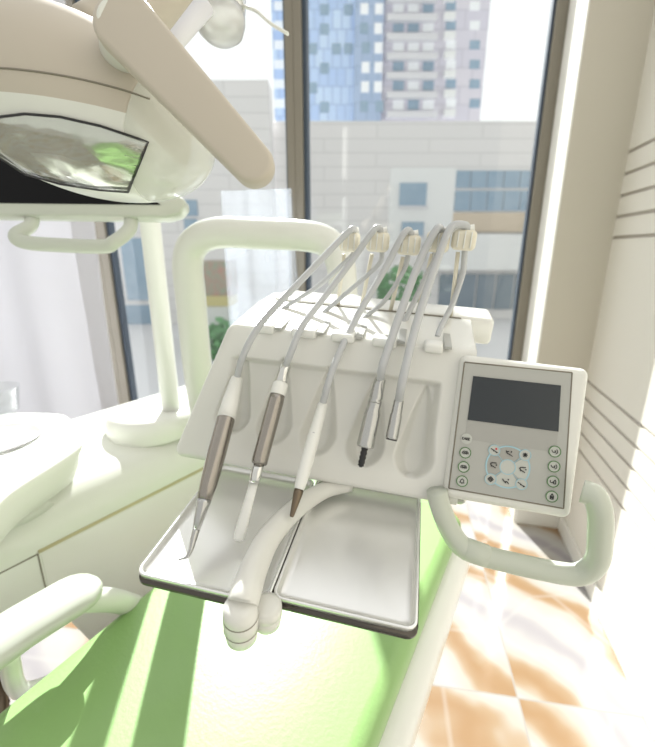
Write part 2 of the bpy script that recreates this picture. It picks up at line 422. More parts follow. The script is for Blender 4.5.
build('balcony_rail', ebox(430, 234, 575, 270, D-1, .2), M['extwhite'], ob, smooth=False)
# left wing
a0, zt = ex(60, 80, 37); a1, _ = ex(268, 78, 37)
ow = thing('office_building', 'grey stone building outside whose roof ends left of the window mullion', 'building', E((a0+a1)/2, 37, GZ), RE)
build('wall', box(a0-6, a1, 37, 39.5, GZ, zt, E), M['stone'], ow, smooth=False)
for bxx in ((184, 200, 197, 216), (184, 219, 197, 250), (120, 238, 146, 300), (120, 305, 152, 350)):
    build('window', ebox(*bxx, 37, .2, .12), M['extblue'], ow, smooth=False)
# tower
a0, zt = ex(303, -70, 88); a1, _ = ex(497, -70, 88); am, _ = ex(356, -70, 88); am2, _ = ex(386, -70, 88)
zb = GZ
tw = thing('apartment_tower', 'tall apartment tower with blue glazing and grey balconies behind the low roof', 'tower', E((a0+a1)/2, 88, GZ), RE)
build('wall', box(a0, am, 88, 104, zb, zt, E), M['towerblue'], tw, smooth=False, label='blue glazed wing')
build('wall', box(am, am2, 87, 104, zb, zt, E), M['towernavy'], tw, smooth=False, label='navy wing')
build('wall', box(am2, a1, 88, 104, zb, zt, E), M['towergrey'], tw, smooth=False, label='grey violet wing')
rows = [-18+19.5*i for i in range(7)]
rnd = random.Random(5)
for y in rows:
    for k in range(2):
        x = 361+k*14+rnd.uniform(-1, 1)
        build('window', ebox(x, y+2, x+8, y+13, 87, .3, .1), M['extlite'] if rnd.random() < .55 else M['extblue'], tw, smooth=False)
    for k in range(3):
        x = 393+k*15
        build('window', ebox(x, y+1, x+11, y+11, 88, .3, .1), M['extlite'] if rnd.random() < .7 else M['extblue'], tw, smooth=False)
    build('balcony', ebox(387, y+12, 438, y+18, 86.6, 1.4), M['balc'], tw, smooth=False)
    build('balcony', ebox(445, y+10, 456, y+17, 86.8, 1.2), M['extwhite'], tw, smooth=False)
    for k in range(2):
        x = 446+k*24
        build('window', ebox(x, y, x+10, y+9, 88, .3, .1), M['extlite'] if rnd.random() < .6 else M['extblue'], tw, smooth=False)
    for k in range(4):
        x = 308+k*12
        build('window', ebox(x, y+3, x+9, y+14, 88, .3, .1), M['extblue'] if rnd.random() < .35 else M['towerblue'], tw, smooth=False)
a0, zt = ex(269, -70, 95); a1, _ = ex(289, -70, 95)
t2 = thing('apartment_tower', 'narrow strip of pale blue tower just left of the window mullion', 'tower', E((a0+a1)/2, 95, GZ), RE)
build('wall', box(a0, a1, 95, 108, GZ, zt, E), M['towerblue'], t2, smooth=False)
for y in rows: build('window', ebox(274, y, 285, y+9, 95, .3, .1), M['extlite'], t2, smooth=False)
# car
def car(px, d, ln, label, paint):
    a, _ = ex(px, 300, d); g = GZ
    prof = [(-.5, .25), (-.5, .62), (-.36, .78), (-.22, .86), (-.1, 1.36), (.24, 1.4), (.38, .95), (.5, .82), (.5, .25)]
    c = thing('car', label, 'car', E(a, d, g), RE)
    rings = []
    for yy, f in ((-.85, .94), (-.7, 1), (.7, 1), (.85, .94)):
        rings.append([E(a+x*ln*f, d+yy, g+(z if abs(yy) < .8 or z < .9 else z*.97)) for x, z in prof])
    build('body', loft(rings), paint, c, smooth=False, bevel=.05)
    build('window', box(a-.12*ln, a+.26*ln, d-.87, d-.83, g+.92, g+1.3, E), M['extdark'], c, smooth=False)
    for s_ in (-.3, .3):
        for yy in (-.86, .66): build('wheel', lathe(E(a+s_*ln, d+yy, g+.32), E(a+s_*ln, d+yy+.2, g+.32), [(0, .3), (.1, .32), (.9, .32), (1, .3)], 16), M['black'], c)
car(440, 30, 4.3, 'dark car parked on the street, seen through the upright hoses', M['carpaint'])
def bush(px, py, d, r, label):
    a, z = ex(px, py, d); rnd = random.Random(int(px)); vs, fs = [], []
    c = thing('shrub', label, 'shrub', E(a, d, GZ), RE)
    for k in range(500):
        q, f_ = rnd.uniform(0, 2*pi), rnd.uniform(-1, 1); rr = r*rnd.uniform(.75, 1.05); s2 = math.sqrt(1-f_*f_)
        p = E(a+rr*s2*cos(q), d+rr*s2*sin(q), z+rr*f_); sz = r*.16
        d1 = Ve((rnd.uniform(-1, 1), rnd.uniform(-1, 1), rnd.uniform(-1, 1))).normalized()*sz; d2 = d1.orthogonal().normalized()*sz*.6
        k0 = len(vs); vs += [p-d1, p-d2, p+d1, p+d2]; fs.append((k0, k0+1, k0+2, k0+3))
    build('foliage', (vs, fs), M['leaf'], c, smooth=False)
    build('trunk', tube([E(a, d, GZ), E(a, d, z)], .08, 8), M['tan'], c)
bush(402, 292, 26, 1.5, 'round green shrub on the street behind the instrument hoses')
bush(222, 352, 26, 2.0, 'green shrub on the street inside the tube arch, under the mural wall')
kb = thing('kiosk', 'street kiosk with a green and red mural seen inside the tube arch', 'kiosk', E(ex(214, 300, 28)[0], 28, GZ), RE)
build('mural_wall', ebox(200, 261, 230, 296, 28, 2), M['kioskg'], kb, smooth=False)
build('counter', ebox(199, 296, 231, 306, 28, 2, .2), M['yellow'], kb, smooth=False)
build('base', merge(ebox(200, 306, 231, 330, 28, 2)), M['extwhite'], kb, smooth=False)

# ------------------------------------------------------------------ patient chair
DC = Ve((sin(radians(15.5)), cos(radians(15.5)), 0)); DR = Ve((DC.y, -DC.x, 0))
ZC = .70
pl, pr = atz(135, 590, ZC), atz(412, 640, ZC)
mid = (pl+pr)/2; cl = pl.dot(DR); crr = pr.dot(DR); c0 = mid.dot(DC)
def K(r_, a, z): return DR*r_ + DC*a + Ve((0, 0, z))
RC = Matrix((DR, DC, Ve((0, 0, 1)))).transposed()
ch = thing('dental_chair', 'green upholstered patient chair running under the instrument trays', 'dental chair', K((cl+crr)/2, c0, 0), RC)
def pad(r0, r1, a0, a1, z0, z1, rad, crown=.012, nr=24, na=30, bow=.0):
    rings = []
    prof = []
    for x, z in rrect(r0, r1, z0, z1, rad, 8): prof.append((x, z))
    rc = (r0+r1)/2; hw = (r1-r0)/2
    for i in range(na+1):
        q = i/na; a = a0+(a1-a0)*q; e_ = min(q, 1-q)*(a1-a0); k = 1 if e_ > .06 else math.sqrt(max(0, 1-(1-e_/.06)**2))*.25+.75
        rings.append([K(rc+(x-rc)*(1-(1-k)*.5), a, z0+(z-z0)*(1 if k == 1 else k) + (crown*(1-((x-rc)/hw)**2) if z > z0+.01 else 0)) for x, z in prof])
    return loft(rings)
pv = pad(cl, crr, -.55, 1.12, ZC-.085, ZC-.012, .034)
build('cushion', pv, M['green'], ch)
build('shell', pad(cl+.01, crr+.035, -.5, 1.10, ZC-.20, ZC-.075, .05, 0), M['white'], ch, label='white shell under the green upholstery')
build('lift_arm', merge(box((cl+crr)/2-.13, (cl+crr)/2+.12, -.05, .55, .2, ZC-.15, K)), M['shell'], ch, bevel=.05, seg=4)
build('base_plate', prism(rrect((cl+crr)/2-.2, (cl+crr)/2+.22, -.3, .75, .08), K, 0.001, .06), M['shell'], ch, bevel=.01)
build('side_cover', loft([[K(crr-.12+dx*.2, .02+da, z) for dx, da in ((0, 0), (.55, .02), (.75, .2), (.72, .5), (.5, .68), (0, .7))] for z in (.07, .3, ZC-.15)] ), M['milky'], ch, bevel=.03, seg=4, label='glossy white side cover')
# arm rest
A_, B_ = atz(-40, 668, .80), atz(72, 596, .80)
ar = build('armrest', rtube([A_, (A_+B_)/2+Ve((0, 0, .004)), B_], .050, 20, .5, (0, 0, 1)), M['handle'], ch, label='pale grey-green padded armrest')
build('armrest_support', tube(spline([B_-Ve((0, 0, .01)), atz(110, 600, .74), atz(135, 606, .66)], 6), [.022]*13, 14), M['pale'], ar)
build('armrest_post', tube(spline([A_.lerp(B_, .35)-Ve((0, 0, .02)), atz(20, 690, .6), atz(60, 680, .56), atz(110, 665, .56)], 6), .016, 12), M['white'], ar)

# ------------------------------------------------------------------ side unit (floor standing)
ZS = .75
s0, s1 = atz(38, 552, ZS), atz(200, 470, ZS); DS = (s1-s0).normalized(); DS.z = 0; DN = Ve((DS.y, -DS.x, 0))   # DN points to the chair
def Q(n_, a, z): return s0 + DN*n_ + DS*a + Ve((0, 0, z-ZS))
RS = Matrix((DN, DS, Ve((0, 0, 1)))).transposed()
su = thing('dental_side_unit', 'large pale cream floor unit left of the green chair carrying the basin and pole', 'dental unit', Q(-.25, .2, 0), RS)
prof = [(0, .60), (.0, .70)]
for k in range(9):
    a = pi/2*k/8; prof.append((-.10+.10*cos(a), .76+.10*sin(a)))
prof += [(-.28, .868), (-.46, .86), (-.5, .82), (-.5, .60), (-.44, .54), (-.08, .54)]
rings = []
for a, k in ((-.52, .7), (-.50, .9), (-.46, 1), (0, 1), (.4, 1), (.8, 1), (.86, .97), (.89, .9)):
    rings.append([Q(-.25+(x+.25)*k, a, .58+(z-.58)*k) for x, z in prof])
build('body', loft(rings), M['pale'], su, bevel=.012)
lp = [(0, .36), (0, .62), (-.46, .62), (-.46, .36), (-.42, .26), (-.06, .26)]
build('lower_cabinet', loft([[Q(x, a+da*(.62-z), z) for x, z in lp] for a, da in ((.0, .35), (.02, .3), (.4, 0), (.82, 0), (.84, 0))]), M['shell'], su, bevel=.02, seg=4)
build('seam', merge(box(-.002, .002, 0.0, .83, ZS-.004, ZS+.004, Q)), M['brass'], su, smooth=False, label='gold coloured seam strip')
build('seam', merge(box(-.002, .0012, -.003, .0, .60, ZS-.004, Q), box(-.002, .0012, -.4, .0, ZS-.006, ZS-.003, Q)), M['seam'], su, smooth=False, label='fine dark seam around the door')
build('door', merge(box(-.01, .0008, .004, .82, .60, ZS-.008, Q)), M['shell'], su, smooth=False, bevel=.0008)
build('pedestal', prism(rrect(-.42, -.08, .2, .75, .08), Q, .001, .27), M['shell'], su, bevel=.01)
# pole and round collar on top of the unit
pb = atz(152, 424, .875); 
cap = []
R0 = 40/FPX*(pb-CAM).dot(FW)
build('round_cover', lathe(pb-Ve((0, 0, .02)), pb+Ve((0, 0, .05)), [(0, R0*1.02), (.5, R0*1.05), (.75, R0), (.95, R0*.93), (1, R0*.88)], 40), M['white'], su, bevel=.004)
pt = Ve((pb.x, pb.y, 0))
pcx = hit(160, 310, pb, Fh)
PBX = Ve((pcx.x, pcx.y, pb.z)); pr_ = 9.5/FPX*(pcx-CAM).dot(FW)
build('pole', tube([PBX+Ve((0, 0, .03)), PBX+Ve((0, 0, .6)), PBX+Ve((0, 0, 1.5))], pr_, 24), M['white'], su)
# swivelling basin
ZB = .96
bp_ = [(-70, 440), (-40, 416), (50, 413), (72, 420), (82, 436), (72, 452), (10, 492), (-60, 540)]
tp = [atz(x, y, ZB) for x, y in bp_]; ctr = sum(tp, Ve())/len(tp)
tpt = spline(tp+[tp[0]], 5)[:-1]
tpt = [p for p in tpt]
bs = build('basin', loft([[ctr+(p-ctr)*k-Ve((0, 0, dz)) for p in tpt] for k, dz in ((.62, .105), (.8, .09), (.93, .05), (.985, .02), (1, .008), (.985, .0), (.93, .001))]), M['white'], su)
bc = atz(-8, 440, ZB+.002)
build('bowl', lathe(bc, bc-Ve((0, 0, .004)), [(0, .10), (-.8, .102), (-1.2, .098), (0, .094), (.5, .07), (.5, .001)], 36), M['milky'], bs)
build('basin_neck', lathe(atz(-2, 505, .83), atz(-2, 505, .83)+Ve((0, 0, .09)), [(0, .13), (.1, .115), (.6, .09), (1, .085)], 36), M['pale'], su)
# glass cup
cc = atz(-3, 412, ZB+.006); rc_ = 23/FPX*(cc-CAM).dot(FW)
tag(build('cup', lathe(cc, cc+Ve((0, 0, .07)), [(0, rc_*.8), (.03, rc_*.82), (1, rc_), (1, rc_*.96), (.08, rc_*.78), (.07, .002)], 32), M['cup']), 'clear drinking glass standing on the white basin at the left edge', 'cup')
# ribbed suction hose
hp = spline([atz(-20, 655, .5), atz(-4, 672, .42), atz(4, 700, .34), atz(2, 740, .28)], 12)
tag(build('suction_hose', tube(hp, [.013 if i % 2 else .010 for i in range(len(hp))], 14), M['bronze']), 'dark ribbed hose hanging below the armrest at the left edge', 'hose')

# ------------------------------------------------------------------ instrument unit
du = thing('instrument_unit', 'cream dentist instrument console with keypad, hanging over the green chair', 'dental console', L(-.1, .3, .05), RU)
# body cross-section
def fillet(P, rs, n=6):
    out = []
    for i, p in enumerate(P):
        p = Ve((p[0], p[1], 0)); a = Ve((*P[i-1], 0)); b_ = Ve((*P[(i+1) % len(P)], 0)); r = rs[i]
        if r == 0: out.append((p.x, p.y)); continue
        d0 = (a-p).normalized(); d1 = (b_-p).normalized(); ang = d0.angle(d1)/2; tl = r/math.tan(ang)
        c = p+(d0+d1).normalized()*(r/sin(ang)); s_ = p+d0*tl; e_ = p+d1*tl
        v0 = s_-c; v1 = e_-c; th = v0.angle(v1); sg = 1 if v0.cross(v1).z > 0 else -1
        for k in range(n+1):
            q = Matrix.Rotation(sg*th*k/n, 3, 'Z') @ v0; out.append((c.x+q.x, c.y+q.y))
    return out
sv, sw = .41, .912
sl = math.hypot(sv, sw); sv, sw = sv/sl, sw/sl
pf = fillet([(.44, .075), (.21, .030), (.172-.014*sv, .05-.018*sw), (.172+.195*sv, .05+.195*sw), (.36, .240), (.44, .238)], [.01, .02, .010, .012, .006, .012])
# resample the loop finely on the face
loop = []
for i, p in enumerate(pf):
    q = pf[(i+1) % len(pf)]; dl = math.hypot(q[0]-p[0], q[1]-p[1]); n = max(1, int(dl/.0022)) if (p[0] < .27 and q[0] < .27) else max(1, int(dl/.02))
    for k in range(n): loop.append((p[0]+(q[0]-p[0])*k/n, p[1]+(q[1]-p[1])*k/n))
SCO = [-.018, -.088, -.158, -.226, -.289]
def sm(x): x = max(0, min(1, x)); return x*x*(3-2*x)
def dent(u, s):
    uc0, uc1 = -.300, .006
    z1 = sm((s-.012)/.05)*sm((.150-s)/.006)*sm((u-uc0+.002)/.016)*sm((uc1-u)/.010)
    d = .016*z1
    for i, uc in enumerate(SCO):
        s0_ = .044+.004*i; R_ = .029 if i < 4 else .026
        if s < s0_: h2 = R_*R_-(s-s0_)**2
        else:
            q = (s-s0_)/.100
            h2 = (R_*(1-q)**.75)**2 if q < 1 else -1
        if h2 > 0:
            uu = u-uc-(s-s0_)*.05
            q2 = uu*uu/h2
            if q2 < 1: d = max(d, .016*z1+.024*sm((1-q2)*1.1)*(1 if s < s0_ else (1-(s-s0_)/.13)))
    return d
us = []; u0, u1 = -.374, .045
nu = 190
n_l = len(loop); nrm = []
for i in range(n_l):
    a, b_ = loop[i-1], loop[(i+1) % n_l]; t_ = Ve((b_[0]-a[0], b_[1]-a[1], 0)).normalized(); nrm.append((t_.y, -t_.x))
cv = (.3, .14)
if sum((loop[i][0]-cv[0])*nrm[i][0]+(loop[i][1]-cv[1])*nrm[i][1] for i in range(n_l)) < 0: nrm = [(-a, -b_) for a, b_ in nrm]
RE_ = .014
cols = [(0, RE_*(1-cos(pi/2*k/5)), RE_*(1-sin(pi/2*k/5))) for k in range(5)]
rings = []
def uleft(w_): return u0 + .335*max(0, w_-.05)
for _, du_, off in cols:
    rings.append([L(uleft(w_)+du_, v_-nx_*off, w_-nz_*off) for (v_, w_), (nx_, nz_) in zip(loop, nrm)])
nin = (sw, -sv)       # inward direction in (v, w)
for j in range(nu+1):
    q = j/nu; ring = []
    for (v_, w_) in loop:
        ul = uleft(w_)+RE_; u_ = ul+(u1-ul)*q
        s_ = (v_-.172)*sv+(w_-.05)*sw; e_ = (v_-.172)*nin[0]+(w_-.05)*nin[1]
        d = dent(u_, s_) if abs(e_) < .004 and s_ > 0 else 0
        ring.append(L(u_, v_+nin[0]*d, w_+nin[1]*d))
    rings.append(ring)
body = build('body', loft(rings), M['shell'], du)
# lower lip along the bottom of the body
build('bottom_tray', loft([[L(u_, v_, w_) for v_, w_ in ((.185, .032), (.20, .016), (.40, .03), (.42, .07), (.25, .06))] for u_ in (-.335, -.33, .055, .06)]), M['shell'], du, bevel=.006)
# raised rear ledge
build('rear_ledge', box(-.285, .082, .372, .445, .20, .2435, L), M['shell'], du, bevel=.008, seg=4)
build('rear_groove', merge(box(-.27, .03, .3705, .3725, .2395, .2415, L)), M['seam'], du, smooth=False)
# hose guides along the top front edge
HU = []
for k, (xa_, xb_) in enumerate(((250, 268), (285, 312), (327, 352), (370, 396), (424, 444))):
    a, b_ = onw(xa_, 332+k*4.2, .232), onw(xb_, 333+k*4.6, .232)
    ua, ub = (a-O).dot(U), (b_-O).dot(U)
    build('hose_guide', box(ua, ub, .243, .268, .222, .2350, L), M['white'], du, bevel=.004)
    build('hose_slot', box(ub+.001, ub+.011, .2455, .32, .230, .2338, L), M['plate'], du, smooth=False, bevel=.0005)
# keypad housing
build('keypad_housing', box(.024, .181, -.001, .190, -.034, .012, lambda a, b_, c: Fc(a, b_, c)), M['shell'], du, bevel=.010, seg=5)
def fs(px, py):
    p = onf(px, py, .013)-P0; return p.dot(U), p.dot(S)
PC = [fs(448.9, 488.3), fs(563.6, 508.6), fs(572.2, 372.6), fs(464.6, 362.2)]
DCN = [fs(467.5, 419.8), fs(558.3, 431.6), fs(560.8, 385.5), fs(473.2, 376)]
kp = build('control_panel', prism(PC, Fc, .008, .0128), M['plate'], du, smooth=False, label='grey membrane keypad with display')
build('panel_gasket', merge(*[tube([Fc(*a, .0125), Fc(*b_, .0125)], .0010, 6) for a, b_ in zip(PC, PC[1:]+PC[:1])]), M['seam'], kp)
build('foil_reflection', prism([(DCN[0][0], .080), (DCN[1][0], .080), DCN[1], DCN[0]], Fc, .0126, .0131), M['plate_refl'], kp, smooth=False)  # reflection on the foil below the display, put in as darker colour
build('display', prism(DCN, Fc, .0126, .0138), M['screen'], kp, smooth=False)
def fs(px, py):
    p = onf(px, py, .013)-P0; return p.dot(U), p.dot(S)
def disc(u, s_, r, o0, o1, n=24): return prism([(u+r*cos(2*pi*k/n), s_+r*sin(2*pi*k/n)) for k in range(n)], Fc, o0, o1)
def ring2(u, s_, r0, r1, o0, o1, n=32, a0=0, a1=360):
    vs, fs_ = [], []; full = a1-a0 >= 360; m_ = n if full else n+1
    for k in range(m_):
        a = radians(a0+(a1-a0)*k/n)
        for r, of in ((r0, o0), (r1, o0), (r1, o1), (r0, o1)): vs.append(Fc(u+r*cos(a), s_+r*sin(a), of))
    for k in range(n):
        a, b_ = k*4, ((k+1) % m_)*4
        for i in range(4): fs_.append((a+i, a+(i+1) % 4, b_+(i+1) % 4, b_+i))
    return vs, fs_
def strokes(u, s_, segs, k=1, wd=.00055):
    ps = []
    for seg_ in segs:
        for (xa_, ya_), (xb_, yb_) in zip(seg_, seg_[1:]):
            dx, dy = xb_-xa_, yb_-ya_; l_ = math.hypot(dx, dy) or 1; nx_, ny_ = -dy/l_*wd/k, dx/l_*wd/k
            poly = [(xa_+nx_, ya_+ny_), (xb_+nx_, yb_+ny_), (xb_-nx_, yb_-ny_), (xa_-nx_, ya_-ny_)]
            ps.append(prism([(u+x*k, s_+y*k) for x, y in poly], Fc, .0140, .0146))
    return merge(*ps)
G = .001
def circ(x, y, r, n=10): return [(x+r*cos(2*pi*k/n), y+r*sin(2*pi*k/n)) for k in range(n+1)]
def gs(segs): return [[(x*G, y*G) for x, y in s_] for s_ in segs]
IC = {
 'care': gs([[(-2.6, .8), (-3.4, 1), (-3.9, 0), (-3.4, -1), (-2.6, -.8)], [(-2.2, -1), (-1.4, 1), (-.6, -1)], [(-1.8, -.2), (-1, -.2)],
             [(-.1, -1), (-.1, 1), (1, .7), (-.1, 0), (1, -1)], [(2.8, 1), (1.5, 1), (1.5, -1), (2.8, -1)], [(1.5, 0), (2.5, 0)]]),
 'mouth': gs([[(-2.6, -1), (-2.4, .6), (-1, 1.5), (0, 1), (1, 1.5), (2.4, .6), (2.6, -1)], [(-1.6, -1), (-1.4, .2), (-.4, .2), (-.3, -1), (-1.6, -1)], [(.4, -1), (.5, .3), (1.5, .3), (1.6, -1), (.4, -1)]]),
 'bell': gs([[(-2, -1.4), (-1.5, -.6), (-1.3, 1), (0, 2.2), (1.3, 1), (1.5, -.6), (2, -1.4), (-2, -1.4)], [(-.5, -2), (.5, -2)]]),
 'chair': gs([[(-3, 2), (-2, -.2), (0, -.8), (2.6, -2.2)], [(-2.4, .9), (-.6, 1.6)], [(1, 1.6), (1.6, 1.6), (1.3, 2.1), (1.3, .8)]]),
 'chair2': gs([[(-3, 1.4), (-1.2, -1), (.8, -.4), (2.4, -2)], [(-.4, -.8), (-.2, -2)], [(1.6, 1), (2.2, 1.6), (1.2, 1.6)]]),
 'couch': gs([[(2.4, 2), (-1.6, 1.6), (-2.4, .4), (-1, -.8), (2.2, -2.3)], [(-1.6, -.2), (-1.4, -1.6)], [(2.4, .6), (3, .2), (2.2, 0)]]),
 'flat': gs([[(-3.2, 1.2), (-1.2, .4), (.6, -.8), (3, -1.6)], [(-.6, .2), (-.6, -1)], [(1.8, -1.2), (2, -2.2)]]),
 'star': gs([[(-1.6, -1.6), (1.6, 1.6)], [(-1.6, 1.6), (1.6, -1.6)], [(0, -2.1), (0, 2.1)], [(-2.1, 0), (2.1, 0)], circ(0, 0, .8)]),
 'diamond': gs([[(-2.4, 0), (0, 2.4), (2.4, 0), (0, -2.4), (-2.4, 0)], [(-1, 0), (0, 1), (1, 0), (0, -1), (-1, 0)]]),
 'flow': gs([[(-2.6, 1), (-1.4, -.9), (.3, -.9), (.5, .8), (-.3, .4)], [(1.2, 2), (2.2, .6), (2, -1.2), (.8, -2)]]),
 'spit': gs([[(-2.4, 1), (-2.2, -.8), (-.6, -1.2), (-.2, -.2)], [(.5, -1.8), (.5, .4), (1.6, 1.8), (2.2, .4), (2.2, -1.8), (.5, -1.8)]]),
 'bottle': gs([[(-1.3, -2.2), (-1.3, .8), (-.5, 1.2), (-.5, 2.3), (.5, 2.3), (.5, 1.2), (1.3, .8), (1.3, -2.2), (-1.3, -2.2)], [(0, -1.4), (0, .2)], [(-.6, -2.2), (-.6, .5)], [(.6, -2.2), (.6, .5)]]),
}
def button(px, py, icon, ringm, r=.0072, face='btn', extra=None, label=None):
    u, s_ = fs(px, py); ps = [withmat(disc(u, s_, r, .0126, .0138), 0)]
    if ringm: ps.append(withmat(ring2(u, s_, r*.88, r*1.02, .0137, .0143), 1))
    if icon: ps.append(withmat(strokes(u, s_, IC[icon], 1.45, .00040), 2))
    if extra: ps.append(withmat(extra(u, s_), 3))
    build('button', merge(*ps), [M[face], M[ringm] if ringm else M['btn'], M['ink'], M['red']], kp, smooth=False, label=label)
button(466.5, 438.7, 'care', None, .0070)
button(465.2, 452.6, 'mouth', 'gring'); button(463.6, 466.8, 'mouth', 'gring'); button(462, 481, 'bell', 'gring')
button(554.6, 451.4, 'flow', 'gring'); button(553.8, 466.4, 'flow', 'gring'); button(552.8, 481.4, 'spit', 'gring'); button(551.6, 496.4, 'bottle', 'gring')
ru, rs_ = fs(507.6, 467); rr = .0265
sect = []
for k, (a0, a1, ic, dk) in enumerate(((50, 130, 'chair', 1), (140, 220, 'couch', 1), (230, 310, 'chair2', 0), (-40, 40, 'couch', 0))):
    n = 14; out_ = [(ru+rr*.97*cos(radians(a0+(a1-a0)*i/n)), rs_+rr*.97*sin(radians(a0+(a1-a0)*i/n))) for i in range(n+1)]
    inn = [(ru+.0095*cos(radians(a1-(a1-a0)*i/n)), rs_+.0095*sin(radians(a1-(a1-a0)*i/n))) for i in range(n+1)]
    am_ = radians((a0+a1)/2)
    build('button', merge(withmat(prism(out_+inn, Fc, .0126, .0134), 0), withmat(strokes(ru+.0178*cos(am_), rs_+.0178*sin(am_), IC[ic], 1.5, .00055), 1)), [M['btnd' if dk else 'btn'], M['ink']], kp, smooth=False)
build('ring', merge(ring2(ru, rs_, rr*.96, rr*1.03, .0126, .0137, 48), ring2(ru, rs_, .0088, .0100, .0126, .0137),
      *[prism([(ru+r_*cos(radians(a+da)), rs_+r_*sin(radians(a+da))) for r_, da in ((.0095, -2), (rr, -1), (rr, 1), (.0095, 2))], Fc, .0126, .0136) for a in (45, 135, 225, 315)]), M['bring'], kp, smooth=False, label='light blue ring around the chair buttons')
build('button', disc(ru, rs_, .0088, .0126, .0134), M['btn'], kp, smooth=False)
redc = lambda u, s_: strokes(u+.002, s_+.0022, gs([[(-1.2, 0), (1.2, 0)], [(0, -1.2), (0, 1.2)]]), 1, .0005)
for a, ic, ext in ((135, 'flat', redc), (45, 'star', None), (225, 'diamond', None), (-45, 'flat', None)):
    u, s_ = ru+rr*cos(radians(a)), rs_+rr*sin(radians(a)); 
    ps = [withmat(disc(u, s_, .0072, .0126, .0139), 0), withmat(ring2(u, s_, .0064, .0073, .0138, .0144), 1), withmat(strokes(u, s_, IC[ic], 1.4, .0005), 2)]
    if ext: ps.append(withmat(ext(u, s_), 3))
    build('button', merge(*ps), [M['btn'], M['bring'], M['ink'], M['red']], kp, smooth=False)
# right hand handle
hpts = [onv(437, 490, .165), onv(440, 505, .16), onv(450, 530, .15), onv(466, 549, .14), onv(500, 560, .14), onv(560, 573, .14), onv(583, 573, .14), onv(597, 560, .14), onv(600, 535, .14), onv(600, 512, .14), onv(594, 496, .145), onv(582, 491, .15)]
build('handle', tube(spline(hpts, 6),   .0138, 20), M['handle'], du, label='pale green tubular handle under the keypad')
ha, hb = onv(464, 548, .1403), onv(487, 556.3, .140)
build('handle_collar', lathe(ha, hb, [(0, .0138), (.04, .0146), (.96, .0146), (1, .0138)], 20), M['handle'], du)
# big carrying arch behind
vA = .70
pts = [onv(205, 415, vA), onv(198, 370, vA), onv(191, 300, vA), onv(188, 262, vA), onv(196, 242, vA), onv(218, 233, vA), onv(260, 234, vA), onv(305, 236, vA), onv(328, 243, vA), onv(340, 262, vA-.02), onv(343, 290, vA-.05), onv(345, 318, vA-.12), L(-.16, .5, .2), L(-.16, .44, .17)]
pp = spline(pts, 6); n = len(pp)
build('support_arm', tube(pp, [.041-.010*(i/n) for i in range(n)], 24), M['pale'], du, label='thick bent tube carrying the console')
# tray arm and knuckle
pts = [onw(350, 484, .022), onw(325, 490, .022), onw(298, 507, .027), onw(271, 535, .033), onw(255, 566, .036), onw(246, 592, .037), onw(243, 603, .033)]
pp = spline(pts, 6)
ta = build('tray_arm', tube(pp, [.0110+.0050*min(1, i/len(pp)*1.3) for i in range(len(pp))], 24), M['shell'], du)
kc = (onw(242, 606, .030)-O); ku, kv = kc.dot(U), kc.dot(V)
build('knuckle', lathe(L(ku, kv-.004, .038), L(ku, kv-.004, -.014), [(0, .010), (.06, .0165), (.3, .0178), (.325, .0172), (.35, .0178), (.62, .0178), (.645, .0170), (.67, .0175), (.92, .0160), (1, .011)], 28), M['shell'], ta)
build('knuckle_seam', merge(*[lathe(L(ku, kv-.004, z_+.0004), L(ku, kv-.004, z_-.0004), [(0, .01795), (1, .01795)], 28) for z_ in (.021, .005)]), M['seam'], ta)
k2 = onw(267, 609, .012)-O
build('knuckle', lathe(L(k2.dot(U), k2.dot(V), .020), L(k2.dot(U), k2.dot(V), -.012), [(0, .010), (.06, .0155), (.4, .016), (.43, .0152), (.46, .016), (.9, .014), (1, .01)], 28), M['shell'], ta)
# tray holder rails
build('tray_holder', merge(prism(rrect(-.1575, .0025, -.0022, .221, .013), L, -.0055, -.0006), prism(rrect(-.318, -.1585, -.0122, .207, .013), L, -.0055, -.0006), tube([L(-.305, .004, -.004), L(-.01, .004, -.004)], .004, 10), tube([L(-.305, .19, -.004), L(-.01, .19, -.004)], .004, 10), tube([L(-.1575, .0, -.006), L(-.1575, .2, -.006)], .006, 10)), M['rim'], du)

# trays
def tray(u0, u1, v0, v1, label, m_in):
    T = thing('instrument_tray', label, 'tray', L((u0+u1)/2, (v0+v1)/2, 0), RU, 'steel trays under the console')
    def rg(i, w_): return [L(x, y, w_) for x, y in rrect(u0+i, u1-i, v0+i, v1-i, max(.011-i*.6, .003), 6)]
    rings = [rg(.004, .0005), rg(.0012, .001), rg(.0, .003), rg(-.0012, .0085), rg(-.0012, .0095), rg(.0005, .0100), rg(.0022, .0095), rg(.0032, .0045), rg(.006, .0022), rg(.012, .0020)]
    build('tray_pan', loft(rings), M['steel'], T, label='polished steel pan')
    return T
tray(-.1555, -.0005, 0.0, .219, 'right steel tray, below the bare motor handpiece', None)
tray(-.316, -.1595, -.010, .205, 'left steel tray, below the hooked scaler handpiece', None)

